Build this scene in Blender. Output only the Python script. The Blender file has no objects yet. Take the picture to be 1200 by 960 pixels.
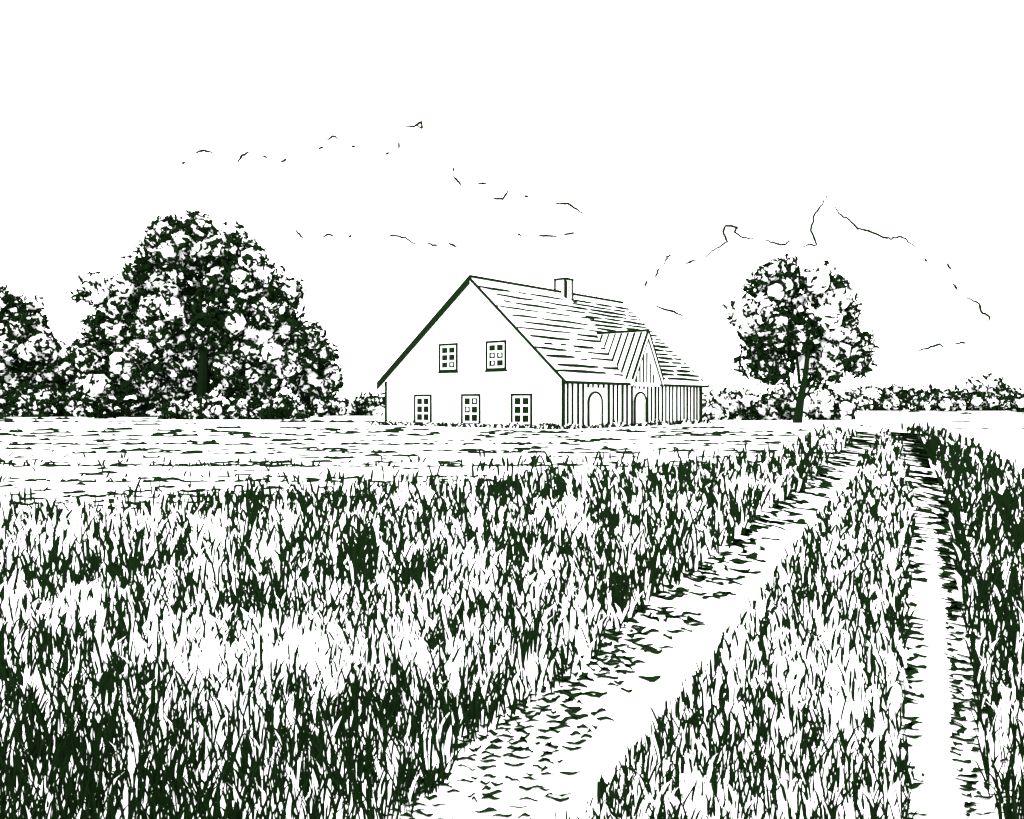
import bpy, math, random
from mathutils import Vector, noise
random.seed(7)
R = random.random
def U(a,b): return a+(b-a)*random.random()

# ------------------------------------------------------------------ scene
sc = bpy.context.scene
sc.view_settings.view_transform = 'Standard'
sc.view_settings.look = 'None'
sc.view_settings.exposure = 0
w = bpy.data.worlds.new("World"); sc.world = w; w.use_nodes = True
bg = w.node_tree.nodes["Background"]
bg.inputs[0].default_value = (1.0, 1.0, 1.0, 1); bg.inputs[1].default_value = 5.5
sun = bpy.data.lights.new("sun", 'SUN'); sun.energy = 1.5; sun.angle = math.radians(20)
sun.color = (1, .98, .95)
so = bpy.data.objects.new("sun", sun); sc.collection.objects.link(so)
so.rotation_euler = (math.radians(40), 0, math.radians(-35))
cam = bpy.data.cameras.new("camera"); co = bpy.data.objects.new("camera", cam)
sc.collection.objects.link(co); sc.camera = co
CH = 1.45
co.location = (0, 0, CH); co.rotation_euler = (math.radians(90), 0, 0)
cam.lens = 30; cam.sensor_width = 36; cam.shift_y = -8/1200
cam.clip_start = .05; cam.clip_end = 5000

# ------------------------------------------------------------------ materials
def mat(name, c1, c2, scale=4.0):
    m = bpy.data.materials.new(name); m.use_nodes = True
    nt = m.node_tree; b = nt.nodes["Principled BSDF"]
    b.inputs["Roughness"].default_value = 1
    b.inputs["Specular IOR Level"].default_value = 0
    tc = nt.nodes.new("ShaderNodeTexCoord"); n = nt.nodes.new("ShaderNodeTexNoise")
    n.inputs["Scale"].default_value = scale; n.inputs["Detail"].default_value = 4
    mx = nt.nodes.new("ShaderNodeMix"); mx.data_type = 'RGBA'
    mx.inputs[6].default_value = (*c1, 1); mx.inputs[7].default_value = (*c2, 1)
    nt.links.new(tc.outputs["Object"], n.inputs["Vector"])
    nt.links.new(n.outputs["Fac"], mx.inputs[0])
    nt.links.new(mx.outputs[2], b.inputs["Base Color"])
    return m
INK = mat("dark_green_ink", (.0025,.0066,.0019), (.0033,.0084,.0026))
PAPER = mat("chalk_white", (.86,.87,.86), (.92,.92,.92))
GROUNDM = mat("pale_ground", (.86,.86,.86), (.92,.92,.92), .3)
TRACKM = mat("pale_track", (.90,.90,.89), (.94,.94,.94), 2)
LEAFW = mat("pale_foliage", (.90,.90,.90), (.94,.94,.94))

class MB:
    def __init__(s): s.v=[]; s.f=[]; s.m=[]
    def face(s, pts, m):
        i=len(s.v); s.v.extend(pts); s.f.append(tuple(range(i,i+len(pts)))); s.m.append(m)
    def strip(s, L, Rr, m, tip=None):
        i=len(s.v)
        n=len(L)
        for a,b in zip(L,Rr): s.v.append(a); s.v.append(b)
        for k in range(n-1):
            s.f.append((i+2*k,i+2*k+1,i+2*k+3,i+2*k+2)); s.m.append(m)
        if tip is not None:
            s.v.append(tip); s.f.append((i+2*n-2,i+2*n-1,i+2*n)); s.m.append(m)
    def box(s,x0,x1,y0,y1,z0,z1,m):
        i=len(s.v)
        s.v += [(x,y,z) for x in (x0,x1) for y in (y0,y1) for z in (z0,z1)]
        for q in ((0,1,3,2),(4,6,7,5),(0,4,5,1),(2,3,7,6),(0,2,6,4),(1,5,7,3)):
            s.f.append(tuple(i+k for k in q)); s.m.append(m)
    def prism(s, A, B, m):
        i=len(s.v); n=len(A); s.v += list(A)+list(B)
        s.f.append(tuple(i+k for k in range(n))[::-1]); s.m.append(m)
        s.f.append(tuple(i+n+k for k in range(n))); s.m.append(m)
        for k in range(n):
            l=(k+1)%n
            s.f.append((i+k,i+l,i+n+l,i+n+k)); s.m.append(m)
    def exx(s, poly, x0,x1,m): s.prism([(x0,y,z) for y,z in poly],[(x1,y,z) for y,z in poly],m)
    def exy(s, poly, y0,y1,m): s.prism([(x,y0,z) for x,z in poly],[(x,y1,z) for x,z in poly],m)
    def tube(s, pts, rad, m, n=7):
        i=len(s.v); P=[Vector(p) for p in pts]
        for k,p in enumerate(P):
            t=(P[min(k+1,len(P)-1)]-P[max(k-1,0)]).normalized()
            a=t.cross(Vector((0,1,0.13))).normalized(); b=t.cross(a)
            for j in range(n):
                an=2*math.pi*j/n
                s.v.append(tuple(p+(a*math.cos(an)+b*math.sin(an))*rad[k]))
        for k in range(len(P)-1):
            for j in range(n):
                l=(j+1)%n
                s.f.append((i+k*n+j,i+k*n+l,i+(k+1)*n+l,i+(k+1)*n+j)); s.m.append(m)
        s.f.append(tuple(i+j for j in range(n))); s.m.append(m)
        e=i+(len(P)-1)*n
        s.f.append(tuple(e+j for j in range(n))[::-1]); s.m.append(m)
    def obj(s, name, mats, parent=None, loc=None):
        me=bpy.data.meshes.new(name); me.from_pydata(s.v,[],s.f)
        for k in mats: me.materials.append(k)
        me.polygons.foreach_set("material_index", s.m); me.update()
        o=bpy.data.objects.new(name, me); sc.collection.objects.link(o)
        if parent: o.parent=parent
        if loc: o.location=loc
        return o
def empty(name, loc=(0,0,0), rz=0):
    e=bpy.data.objects.new(name,None); sc.collection.objects.link(e)
    e.location=loc; e.rotation_euler=(0,0,rz); return e
def interp(tab, x):
    if x<=tab[0][0]: 
        (a,b),(c,d)=tab[0],tab[1]; return b+(d-b)*(x-a)/(c-a)
    for (a,b),(c,d) in zip(tab,tab[1:]):
        if x<=c: return b+(d-b)*(x-a)/(c-a)
    return tab[-1][1]

# ------------------------------------------------------------------ ground
mb=MB(); mb.face([(-2500,-300,0),(2500,-300,0),(2500,4000,0),(-2500,4000,0)],0)
mb.obj("ground",[GROUNDM])

# track edges: (distance, X) in metres
litL=[(3.09,-.34),(3.55,-.21),(4.42,.27),(6.36,1.08),(8.15,2.0),(11.3,3.4),(16.5,5.9),(21.3,7.9),(30,12.0),(44,18.0),(60,23)]
clnL=[(3.09,.10),(3.55,.16),(4.42,.60),(6.36,1.42),(8.15,2.28),(11.3,3.74),(16.5,6.25),(21.3,8.2),(30,12.25),(44,18.3),(60,23.3)]
clnR=[(3.09,.28),(3.55,.52),(4.42,.95),(6.36,1.84),(8.15,2.65),(11.3,4.14),(16.5,6.62),(21.3,8.65),(30,12.7),(44,18.75),(60,23.8)]
rtL=[(3.09,1.47),(3.55,1.67),(4.42,2.06),(6.36,2.99),(8.15,3.83),(11.3,5.38),(16.5,7.72),(21.3,9.93),(30,13.8),(44,19.4),(60,24.3)]
rtR=[(3.09,1.66),(3.55,1.86),(4.42,2.30),(6.36,3.25),(8.15,4.10),(11.3,5.64),(16.5,8.0),(21.3,10.22),(30,14.15),(44,19.85),(60,24.8)]
mb=MB()
for a,b in ((litL,clnR),(rtL,rtR)):
    L=[];Rr=[]; d=1.5
    while d<60:
        L.append((interp(a,d)-.03,d,.004)); Rr.append((interp(b,d)+.03,d,.004)); d*=1.05
    mb.strip(L,Rr,0)
# ink-dark clods and ruts in the tracks
def clod(mb,x,y,ln,wd,z=.009):
    n=6; L=[];Rr=[]; ph=U(0,6); sl=U(-.2,.2)
    for k in range(n):
        t=k/(n-1); px=x+(t-.5)*ln; py=y+sl*wd*(t-.5)*4+math.sin(ph+t*6)*wd*.4
        hw=wd*.5*(.5+math.sin(math.pi*t)*.55)*U(.6,1.4)
        L.append((px,py+hw,z)); Rr.append((px,py-hw,z))
    mb.strip(Rr,L,1)
d=2.4
while d<42:
    dd=d*.0082*(1+d/25)
    for (a,b,dens,edge) in ((litL,clnL,1.15,1),(rtR,None,1.1,0),(rtL,None,.6,0)):
        xa=interp(a,d)-(.08 if edge else 0)
        if b: xb=interp(b,d)+.08
        elif a is rtR: xb=xa+.08+.035*d**.7; xa-=.03
        else: xb=xa+.02; xa=xa-.05
        x=xa
        while x<xb:
            ln=U(.006,.028)*d
            keep=dens*(1.2-.85*(x-xa)/(xb-xa+1e-6))
            if R()<keep*(.6+.9*noise.noise((x*3,d*3,0))): clod(mb,x+ln/2,d+U(-.5,.5)*dd,ln,U(.6,1.2)*d*d/1450*3.9)
            x+=ln+U(.002,.009)*d
    d+=dd*1.15
mb.obj("dirt_track",[TRACKM,INK])

# ------------------------------------------------------------------ grass
def blade(mb,x,y,H,W,m,lean=0.25,z=0):
    yaw=U(-.75,.75); sx,sy=math.cos(yaw),math.sin(yaw)
    la=U(0,6.283); le=U(0,lean); cu=U(0,lean*1.6)
    lx,ly=math.cos(la),math.sin(la)*.6
    L=[];Rr=[]
    for t,p in ((0,.6),(.3,1),(.72,.85)):
        o=(le*t+cu*t*t)*H; px,py,pz=x+lx*o,y+ly*o,z+H*t
        h=W*p*.5
        L.append((px-sx*h,py-sy*h,pz)); Rr.append((px+sx*h,py+sy*h,pz))
    o=(le+cu)*H
    mb.strip(L,Rr,m,(x+lx*o,y+ly*o,z+H*(1-.25*cu)))
def bound(X):
    return interp([(-14,8),(-6.1,10.6),(-3.6,13.0),(.8,16.5),(4,18.5),(12,22)],X)+.9*noise.noise((X*.9,3,0))
GL=MB(); GM=MB(); GV=MB()
d=2.1
while d<52:
    dd=d*.02
    H0=min(.165*(d/3)**.38,.42); W0=.0034*d*(1 if d<20 else .9)
    xa,xb=-.68*d-.5,.68*d+.5
    rho=1.45*2.8/(W0*H0*d*.66)
    n=int(rho*dd*(xb-xa))+1
    for _ in range(n):
        x=U(xa,xb); y=d+U(0,dd)
        nz=noise.noise((x*.9+3,y*.55,1.3)); n2=noise.noise((x*3.2,y*1.7,7.7)); n3=noise.noise((x*9/(d*.3),y*5/(d*.3),3.1))
        jl=noise.noise((y*2,0,5))*.04*d**.5
        if x<interp(litL,y)+jl+.02:
            bd=bound(x); near=interp(litL,y)-x<1.2+.02*y
            if y>bd and not(near and y<46 and n2>-.15): 
                if not(y<bd*1.25 and n2>.18 and R()<.5): continue
            p=.77+.40*nz+.34*n2+.34*n3
            if y<4.4: p+=.16*(4.4-y)/.8+.05
            if y>bd*.75: p+=.12
            if y>20: p=.75+n2*.5
            mbx=GL; hh=1
        elif interp(clnR,y)+jl*.6<x<interp(rtL,y)-.02+jl*.6:
            p=.83+.22*nz+.28*n2+.34*n3; mbx=GM; hh=.70
            ed=min(x-interp(clnR,y), interp(rtL,y)-x)
            if ed<.03*y**.6: p+=.1; hh=.55
        elif interp(rtR,y)+.03+.020*y**.7<x<interp(rtR,y)+1.9+.3*n2 and y<46:
            p=.95+.2*nz+.3*n2; mbx=GV; hh=1.1
        else: continue
        p=max(.26,min(.955,p))
        if R()<p: blade(mbx,x,y,H0*hh*U(.4,1.2),W0*U(.6,1.25),0,.27)
        else: blade(mbx,x,y,H0*hh*U(.4,1.0),W0*U(.9,1.9),1,.27)
    d+=dd
GL.obj("meadow_grass",[INK,LEAFW]); GM.obj("track_median_grass",[INK,LEAFW]); GV.obj("verge_grass",[INK,LEAFW])

# ------------------------------------------------------------------ stubble rows in the fields
def ridge(mb,x,y,ln,h):
    n=max(3,int(ln/(.004*y))+1); i=len(mb.v); ph=U(0,9)
    for k in range(n):
        t=k/(n-1); px=x+t*ln; e=min(1,math.sin(math.pi*min(max(t,.05),.95))*3)
        hh=h*e*U(.5,1.25); yy=y+.25*h*math.sin(ph+k)*8; zc=.004
        mb.v += [(px,yy-h*1.6*e,zc),(px,yy,zc+hh),(px,yy+h*1.2,zc)]
    for k in range(n-1):
        a=i+3*k
        mb.f += [(a,a+3,a+4,a+1),(a+1,a+4,a+5,a+2)]; mb.m += [0,0]
mb=MB()
rows=[(90,-90,-22,1.2),(84,-85,-22,.9),(74,-70,-12,.7),(63,-60,-11,.95),(56,-55,-11,.4),(44.8,-45,14,.6),(41,-42,16,.45),(37,-38,14,1.0),(33,-36,13,.35),(29.5,-34,11.5,1.0),(26.5,-30,9.8,.4),
      (24.4,-28,9,1.0),(22.4,-27,8,.3),(20.6,-24,7,.35),(19.4,-22,6.5,1.0),(18.0,-20,5,.2),(16.6,-18,3,.35),(15.6,-16,1,1.0),(14.6,-15,-1,.25),(13.8,-15,-2,.35),(13.1,-14,-3,1.0),(12.3,-13,-4,.4),(11.7,-12,-5,.6)]
for (dy,xa,xb,den) in rows:
    for rep in range(3 if dy<46 else 1):
        x=xa; oy=rep*dy*dy/1450*2.2
        while x<xb:
            ln=U(.006,.040)*dy
            nn=noise.noise((x*2/dy*4,dy+rep*1.3,2))
            if R()<den*(.95,.42,.2)[rep]*(1+nn*1.2): ridge(mb,x,dy+oy+U(-1,1)*dy*dy/1450*.6,ln,U(.0016,.0032)*dy)
            x+=ln+U(.001,.010)*dy
for (dy,xa,xb,den) in [(128,54,110,1),(104,42,95,.95),(84,40,70,.5),(66,33,54,.8),(55,29,45,.4),(46,24,38,.6),(39,21,32,.35)]:
    x=xa
    while x<xb:
        ln=U(.010,.05)*dy
        if R()<den: ridge(mb,x,dy+U(-1,1)*dy*dy/1450*.7,ln,U(.0012,.0020)*dy)
        x+=ln+U(.003,.015)*dy
# short jagged stubble standing along the rows nearest the meadow
for (dy,xa,xb,den) in rows[12:]:
    for _ in range(int((xb-xa)/dy*130*den)):
        x=U(xa,xb)
        if noise.noise((x*.8,dy,4))<-.05: continue
        blade(mb,x,dy+U(-.2,.2),dy*U(.004,.011),dy*.003,0,.6)
mb.obj("stubble_field",[INK])

# ------------------------------------------------------------------ foliage
ICO=None
def ico():
    global ICO
    if ICO is None:
        import bmesh
        bm=bmesh.new(); bmesh.ops.create_icosphere(bm,subdivisions=2,radius=1)
        ICO=([v.co.copy() for v in bm.verts],[tuple(v.index for v in f.verts) for f in bm.faces]); bm.free()
    return ICO
def rdir():
    z=U(-1,1); a=U(0,6.283); r=math.sqrt(1-z*z); return Vector((r*math.cos(a),r*math.sin(a),z))
def squiggle(mb,c,n,r,ln,wd,m):
    # spray of leaves: a short wandering ribbon lying round a leaf clump
    p=c+n*r; t=n.cross(rdir()).normalized(); L=[];Rr=[]; K=4
    for k in range(K+1):
        s=t.cross(n); wv=(s*U(.5,1)+n*U(-.9,.9)).normalized()
        q=.45+.7*math.sin(math.pi*(k+.3)/(K+.6))
        h=wd*.5*q*U(.6,1.3)
        L.append(tuple(p-wv*h)); Rr.append(tuple(p+wv*h))
        t=(t+rdir()*.95).normalized(); t=(t-n*t.dot(n)*.6).normalized()
        p=p+t*ln/K
    mb.strip(L,Rr,m)
def clump(mb,c,r,dark,ss,core=True):
    vs,fs=ico(); off=rdir()*50
    if core:
        i=len(mb.v)
        for v in vs:
            q=1+.42*noise.noise(v*1.7+off)+.15*noise.noise(v*4+off)
            mb.v.append(tuple(c+v*r*.90*q))
        for f in fs: mb.f.append(tuple(i+k for k in f)); mb.m.append(0)
    n=int(dark*11*(r/ss)**2)
    for _ in range(n):
        nd=rdir()
        keep=.55-.42*nd.z+.25*nd.x+.75*noise.noise(nd*2.0+off)  # more ink underneath and to the right: shade put into the leaf colour
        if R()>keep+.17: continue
        rr=r*(.98+.42*noise.noise(nd*1.7+off))
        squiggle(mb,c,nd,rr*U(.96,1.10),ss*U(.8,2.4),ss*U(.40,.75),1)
        if R()<.08: squiggle(mb,c,nd,rr*U(1.10,1.2),ss*U(.8,1.6),ss*U(.5,.9),0)
def crown(mb,lobes,rc,ss,dark,fill=1.0,zdark=None):
    for (x,y,z,rx,ry,rz) in lobes:
        k=int(fill*3.3*(rx*rz+rx*ry+ry*rz)/3/(rc*rc))+2
        for _ in range(k):
            n=rdir(); q=U(.35,.95)
            c=Vector((x+n.x*rx*q,y+n.y*ry*q,z+n.z*rz*q))
            nn=noise.noise(c/(rc*2.6))
            dk=dark*(1+1.3*nn-.3*n.z)  # lower clumps get more dark strokes, crown shading painted in with ink
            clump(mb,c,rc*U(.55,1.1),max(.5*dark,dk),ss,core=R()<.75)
def P(px,py,D): return ((px-600)*D/1000, CH+(472-py)*D/1000)   # drawing-board scale to metres at range D
def lobes(lst,D,dy=.8):
    out=[]
    for (px,py,rx,rz) in lst:
        X,Z=P(px,py,D); s=D/1000
        out.append((X,D+U(-.3,.3)*rx*s,Z,rx*s,rx*s*dy,rz*s))
    return out
def tree(name,D,bx,lb,rc,ss,dark,limbs,fill=1.0):
    X0,_=P(bx,472,D)
    e=empty(name,(X0,D,0))
    t=MB()
    for pts,r0,r1 in limbs:
        pp=[]
        for k,(px,py) in enumerate(pts):
            x,z=P(px,py,D); 
            if k==0 and py>485: z=-.05
            pp.append((x-X0,-.4*k+U(-.3,.3)*k*(.5 if len(limbs)>1 else .1),z))
        n=len(pp); t.tube(pp,[r0+(r1-r0)*k/(n-1) for k in range(n)],1)
    t.obj("trunk_and_limbs",[LEAFW,INK],e)
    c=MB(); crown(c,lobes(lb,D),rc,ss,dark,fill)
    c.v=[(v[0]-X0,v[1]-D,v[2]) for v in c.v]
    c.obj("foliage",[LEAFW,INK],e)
    return e
# big oak on the left
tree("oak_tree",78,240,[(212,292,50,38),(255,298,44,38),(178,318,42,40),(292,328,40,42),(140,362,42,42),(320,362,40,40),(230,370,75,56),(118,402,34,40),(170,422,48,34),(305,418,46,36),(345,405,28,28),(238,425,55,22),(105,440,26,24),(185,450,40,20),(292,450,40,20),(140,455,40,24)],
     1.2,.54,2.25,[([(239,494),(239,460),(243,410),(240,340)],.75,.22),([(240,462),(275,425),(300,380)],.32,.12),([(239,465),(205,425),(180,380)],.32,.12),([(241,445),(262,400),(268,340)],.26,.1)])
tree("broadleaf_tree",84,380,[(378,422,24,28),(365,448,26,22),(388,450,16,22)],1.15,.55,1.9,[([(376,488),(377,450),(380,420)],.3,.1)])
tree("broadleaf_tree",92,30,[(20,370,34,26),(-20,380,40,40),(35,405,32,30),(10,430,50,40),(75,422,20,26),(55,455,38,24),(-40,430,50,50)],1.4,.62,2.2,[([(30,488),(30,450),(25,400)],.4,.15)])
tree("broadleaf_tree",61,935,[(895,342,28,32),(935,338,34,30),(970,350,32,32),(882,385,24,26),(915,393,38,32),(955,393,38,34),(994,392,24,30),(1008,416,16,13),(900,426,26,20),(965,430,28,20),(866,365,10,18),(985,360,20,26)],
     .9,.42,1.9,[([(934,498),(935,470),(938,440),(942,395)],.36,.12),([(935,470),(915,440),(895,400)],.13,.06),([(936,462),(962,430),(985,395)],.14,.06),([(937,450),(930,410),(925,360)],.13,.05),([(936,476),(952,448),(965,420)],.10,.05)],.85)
# hedges / shrubs
def hedge(name,D,px0,px1,ptop,pbot,rc,ss,dark,dj=3):
    m=MB(); x0,_=P(px0,472,D); x1,_=P(px1,472,D); s=D/1000
    h=(pbot-ptop)*s; n=int((x1-x0)*max(1,h/rc)*2.1/rc)+2
    for _ in range(n):
        x=U(x0,x1); hh=h*(.75+.5*noise.noise((x*.35/rc,D,0)))
        base=CH+(472-pbot)*s
        z=max(rc*.3,base)+U(0,1)*max(.05,hh-rc*.4)
        c=Vector((x,D+U(-dj,dj),z))
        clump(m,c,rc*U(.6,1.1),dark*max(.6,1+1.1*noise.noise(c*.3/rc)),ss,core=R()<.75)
    X0=(x0+x1)/2
    m.v=[(v[0]-X0,v[1]-D,max(.01,v[2])) for v in m.v]
    m.obj(name,[LEAFW,INK],None,(X0,D,0))
hedge("hedge",74,198,352,468,492,.6,.45,3.3,1.5)
hedge("hedge",88,-60,200,458,488,1.0,.55,2.7,2)
hedge("hedge",95,350,452,466,486,.9,.55,2.5,2)
hedge("hedge",72,812,985,458,494,.85,.48,1.7,2)
hedge("distant_tree_row",170,985,1260,454,475,1.8,.9,1.9,6)
hedge("distant_tree_row",150,1000,1300,467,476,1.1,.8,2.4,3)
tree("broadleaf_tree",165,1155,[(1152,450,12,14),(1160,460,18,12)],1.6,.9,1.7,[([(1155,478),(1155,460),(1153,445)],.5,.2)])

# ------------------------------------------------------------------ farmhouse
BX,BY=2.81,46.8
L,Wd,ZE,ZR=16.6,14.24,2.82,8.75; MID=6.6; S=(ZR-ZE)/MID; S2=(ZR-ZE)/(Wd-MID)
house=empty("farmhouse",(BX,BY,0),math.radians(51))
m=MB()
m.exx([(0,-.05),(0,ZE),(MID,ZR-.02),(Wd,ZE),(Wd,-.05)],0,L,0)
for (y0,y1) in ((-.07,.11),(Wd-.14,Wd+.06)): m.box(-.04,.10,y0,y1,0,ZE,1)
m.box(L-.1,L+.05,-.06,.08,0,ZE,1)
m.box(-.03,0.0-.002,.12,Wd-.15,-.02,.06,1)
m.obj("walls",[PAPER,INK],house)
m=MB(); ov=.38; T=.16
def zr(y): return ZE+y*S if y<=MID else ZR-(y-MID)*S2
m.exx([(-ov,zr(-ov)),(MID,ZR),(MID,ZR+T),(-ov,zr(-ov)+T)],-.3,L+.3,0)
m.exx([(MID+.001,ZR),(Wd+ov,zr(Wd+ov)),(Wd+ov,zr(Wd+ov)+T),(MID+.001,ZR+T)],-.3,L+.3,0)
m.obj("roof",[PAPER,INK],house)
m=MB()
m.exx([(-ov-.03,zr(-ov)-.03),(MID,ZR-.01),(MID,ZR+T+.06),(-ov-.03,zr(-ov)+T+.03)],-.37,-.302,1)
m.exx([(MID+.002,ZR-.24),(Wd+ov+.05,zr(Wd+ov)-.22),(Wd+ov+.05,zr(Wd+ov)+T+.1),(MID+.002,ZR+T+.1)],-.40,-.302,1)
m.exx([(-ov-.03,zr(-ov)),(MID,ZR+.03),(MID,ZR+T+.05),(-ov-.03,zr(-ov)+T+.03)],L+.302,L+.37,1)
m.box(-.3,6.4,-ov-.06,-ov-.002,zr(-ov)+.0,zr(-ov)+T+.02,1)
m.box(10.05,L+.3,-ov-.06,-ov-.002,zr(-ov)+.0,zr(-ov)+T+.02,1)
m.box(-.3,L+.3,MID-.09,MID+.09,ZR+T-.02,ZR+T+.14,1)
m.obj("bargeboards_and_ridge",[PAPER,INK],house)
# board courses on the near roof slope
m=MB()
def course(y,x0,x1,wd):
    n=max(2,int((x1-x0)/.9)+1); Lp=[];Rp=[]
    for k in range(n):
        t=k/(n-1); x=x0+(x1-x0)*t; yy=y+U(-.03,.03)
        h=wd*.5*(.4+.8*math.sin(math.pi*min(max(t,.06),.94))**.5)
        z=lambda q: ZE+q*S+T+.03
        Lp.append((x,yy-h,z(yy-h))); Rp.append((x,yy+h,z(yy+h)))
    m.strip(Lp,Rp,1)
nrow=13
for r in range(nrow):
    y=.2+r*(MID-.4)/nrow
    x=U(-.1,1.0) if r%3 else -.25
    while x<9.6:
        ln=U(1.6,6.5) if R()<.7 else U(.5,1.5)
        e=min(x+ln,9.9)
        if e-x>.3: course(y+U(-.07,.07),x,e,U(.13,.21))
        x=e+U(.2,1.0)
for r in range(19):
    y=.02+r*(MID-.25)/19
    x=9.2+U(-.8,.8)*(r>8)
    while x<L:
        e=min(x+U(1.5,5),L+.2)
        course(y,x,e,U(.17,.25)); x=e+U(.1,.35)
m.obj("roof_boards",[PAPER,INK],house)
# chimney
m=MB(); cx=9.3
m.box(cx-.42,cx+.42,MID-.42,MID+.42,ZR-.6,ZR+1.0,0)
m.box(cx-.5,cx+.5,MID-.5,MID+.5,ZR+1.002,ZR+1.16,1)
for a,b in ((-1,-1),(-1,1),(1,-1)):
    m.box(cx+a*.42-.07,cx+a*.42+.07,MID+b*.42-.07,MID+b*.42+.07,ZR-.3,ZR+1.0,1)
for q in range(4):
    m.box(cx-.28+q*.16,cx-.20+q*.16,MID-.44,MID-.422,ZR-.25,ZR+.95,1)
m.obj("chimney",[PAPER,INK],house)
# windows in the gable end
def window(u,z0,z1,wd,name,rows_):
    m=MB(); a,b=u-wd/2,u+wd/2; t=.14
    m.box(-.07,-.002,a,b,z0,z0+t,1); m.box(-.07,-.002,a,b,z1-t,z1,1)
    m.box(-.07,-.002,a,a+t,z0+t+.001,z1-t-.001,1); m.box(-.07,-.002,b-t,b,z0+t+.001,z1-t-.001,1)
    m.box(-.11,-.002,a-.06,b+.06,z0-.09,z0-.003,1)
    m.box(-.02,-.003,a+t,b-t,z0+t,z1-t,0)
    ia,ib,ja,jb=a+t+.12,b-t-.12,z0+t+.11,z1-t-.11
    cw=(ib-ia-.13)/2; rh=(jb-ja-.10*(rows_-1))/rows_
    for c in range(2):
        for r in range(rows_):
            y0=ia+c*(cw+.13); zz=ja+r*(rh+.10)
            m.box(-.03,-.021,y0,y0+cw,zz,zz+rh,1)
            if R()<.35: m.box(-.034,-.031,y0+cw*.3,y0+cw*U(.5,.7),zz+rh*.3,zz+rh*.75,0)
    m.obj(name,[PAPER,INK],house)
for k,u in enumerate((10.8,6.77,2.9)): window(u,.0+.1,1.98,1.55,"ground_floor_window_%d"%(k+1),3)
for k,u in enumerate((8.62,4.8)): window(u,3.34,5.08,1.58,"upper_window_%d"%(k+1),2 if k==9 else 3)
# side wall boarding
doors=[(2.3,3.85,2.12),(7.4,8.9,2.15)]
def inside(x,w=.1): return any(a-w<x<b+w for a,b,_ in doors)
m=MB(); x=.3
while x<L-.2:
    w_=U(.17,.27)
    if not inside(x,.08): m.box(x,x+w_,-.045,-.002,U(.02,.12),ZE-.05-U(0,.06),1)
    else: m.box(x,x+w_*.8,-.045,-.002,2.3,ZE-.08,1)
    x+=U(.42,.56)
m.obj("side_wall_battens",[PAPER,INK],house)
for k,(a,b,h) in enumerate(doors):
    m=MB(); c=(a+b)/2; r=(b-a)/2
    def arch(r,zs,n=12): return [(c+r*math.cos(math.pi*j/n),zs+r*math.sin(math.pi*j/n)*.85) for j in range(n+1)]
    zs=h-r*.85
    out=[(c+r,0)]+arch(r,zs)+[(c-r,0)]; inn=[(c+r-.15,0)]+arch(r-.15,zs)+[(c-r+.15,0)]
    for j in range(len(out)-1):
        q=[out[j],out[j+1],inn[j+1],inn[j]]
        m.prism([(p[0],-.12,p[1]) for p in q],[(p[0],-.046,p[1]) for p in q],1)
    m.prism([(p[0],-.07,p[1]) for p in inn],[(p[0],-.0465,p[1]) for p in inn],0)
    m.box(c+.45,c+.53,-.09,-.071,.1,1.5,1)
    m.obj("arched_door_%d"%(k+1),[PAPER,INK],house)
# cross gable over the second door
m=MB(); g0,g1,gc,gz=6.4,9.95,8.15,5.65
yb=(gz-ZE)/S
m.exy([(g0,ZE-.3),(g1,ZE-.3),(g1,ZE),(gc,gz),(g0,ZE)],-.30,yb,0)
sl=(gz-ZE)/(gc-g0)
x=g0+.35
while x<g1-.3:
    zt=gz-abs(x+.08-gc)*sl-.5
    if zt>ZE-.2: m.box(x,x+.16,-.335,-.302,ZE-.28,zt,1)
    x+=.42
for sgn in (-1,1):
    e=gc+sgn*(gc-g0+.12)
    ze=gz-(gc-g0+.12)*sl
    m.exy([(gc,gz),(e,ze),(e,ze+.22),(gc,gz+.22)],-.62,yb+.2,0)
    m.exy([(gc,gz+.22),(e,ze+.22),(e,ze+.36),(gc,gz+.36)],-.70,-.55,1)
    m.exy([(gc,gz-.34),(e,ze-.34),(e,ze-.16),(gc,gz-.16)],-.66,-.60,1)
    m.exy([(gc,gz-.16),(e,ze-.16),(e,ze-.002),(gc,gz-.002)],-.64,-.56,0)
    for q in range(8):
        yy=-.25+q*.48; wq=U(.13,.20)
        if yy>yb: break
        p0=(gc+sgn*.05,gz+.24-.05*sl); p1=(e,ze+.24)
        m.prism([(p0[0],yy,p0[1]),(p1[0],yy,p1[1]),(p1[0],yy+wq,p1[1]),(p0[0],yy+wq,p0[1])],
                [(p0[0],yy,p0[1]+.02),(p1[0],yy,p1[1]+.02),(p1[0],yy+wq,p1[1]+.02),(p0[0],yy+wq,p0[1]+.02)],1)
m.box(gc-.07,gc+.07,-.68,yb,gz+.21,gz+.36,1)
m.obj("cross_gable",[PAPER,INK],house)
# plants along the wall foot
m=MB()
cz,sz=math.cos(math.radians(51)),math.sin(math.radians(51))
for _ in range(1500):
    if R()<.6: lx,ly=-U(.1,1.2),U(-.6,Wd+.5); k=noise.noise((ly*.9,1,0))
    else: lx,ly=U(-.3,L),-U(.1,.9); k=noise.noise((lx*.9,8,0))
    if k<-.12: continue
    X=BX+lx*cz-ly*sz; Y=BY+lx*sz+ly*cz
    blade(m,X,Y,U(.12,.34)*(1+k),U(.08,.16),0 if R()<.75 else 1,.7)
m.obj("border_plants",[INK,LEAFW])

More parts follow.
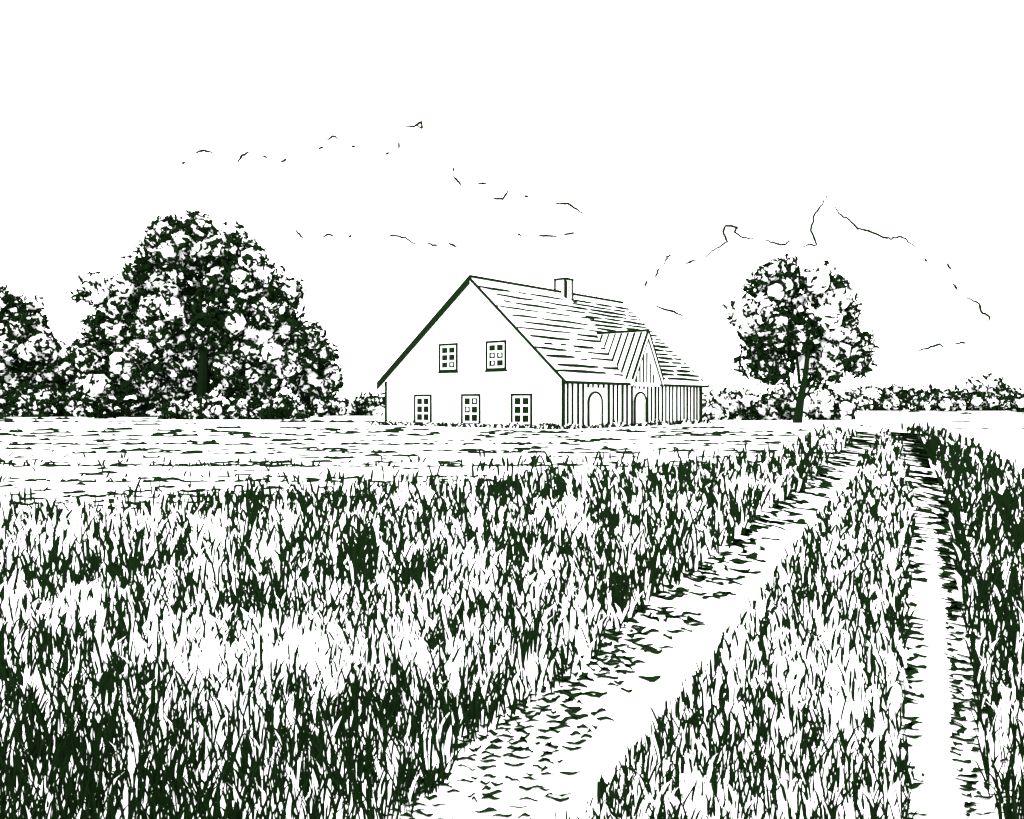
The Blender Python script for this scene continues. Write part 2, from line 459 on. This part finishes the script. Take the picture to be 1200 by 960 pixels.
# ------------------------------------------------------------------ clouds: fine wisps high in the sky
C1=[[(228,180),(238,176),(250,180)],[(278,190),(284,182),(292,178)],[(212,192),(217,190)],[(308,184),(313,184)],[(329,189),(336,187)],[(373,174),(379,173)],[(384,164),(390,160),(397,162)],[(411,171),(417,173)],[(453,181),(455,178)],[(467,173),(468,167)],[(475,149),(485,149),(494,143),(495,151),(488,147)]]
C2=[[(531,201),(533,197)],[(531,206),(536,212),(541,219)],[(560,215),(571,216)],[(574,232),(590,233),(596,223)],[(614,229),(619,231)],[(649,238),(658,238),(666,239),(675,245),(684,251)],[(606,275),(611,276)],[(628,277),(640,276),(653,278)],[(660,276),(674,273)]]
C3=[[(347,270),(355,279)],[(378,278),(385,274),(393,277)],[(409,279),(412,275)],[(453,277),(462,276),(474,279),(487,286)],[(501,285),(513,289)],[(525,285),(537,290)]]
C4=[[(756,336),(758,329)],[(768,326),(772,315)],[(778,309),(782,301),(787,299)],[(803,309),(815,305)],[(826,303),(834,295),(845,288),(852,284),(848,272),(850,264),(864,266),(861,272),(868,277),(880,281),(884,278)],[(897,282),(910,286),(920,287),(926,283)],[(940,290),(948,286),(957,288),(950,270),(955,250),(962,242),(969,229)],[(978,242),(983,250),(995,258),(1005,268),(1018,270),(1035,278),(1044,280),(1055,277),(1062,281),(1072,290)],[(1084,304),(1086,307)],[(1110,308),(1114,316)],[(1117,332),(1122,340)],[(1133,349),(1148,356),(1150,366),(1160,371),(1158,377)],[(769,359),(785,364),(801,371)]]
C5=[[(1074,411),(1088,408),(1100,403),(1106,407)],[(1120,402),(1132,402)]]
for lst in (C1,C2,C3,C4,C5):
    m=MB(); D=400
    for pl in lst:
        pts=[]
        for (a,b),(c,d_) in zip(pl,pl[1:]):
            for k in range(4):
                t=k/4; pts.append((a+(c-a)*t+U(-.8,.8),b+(d_-b)*t+U(-.8,.8)))
        pts.append(pl[-1])
        W3=[]
        for (a,b) in pts:
            x,z=P(a,b,D); W3.append((x,D,z))
        n=len(W3); rad=[.32+.34*math.sin(math.pi*(k+.3)/(n-.4))*U(.7,1.2) for k in range(n)]
        m.tube(W3,rad,0,5)
    m.obj("cloud",[INK])
print("faces grass",len(GL.f),len(GM.f),len(GV.f))
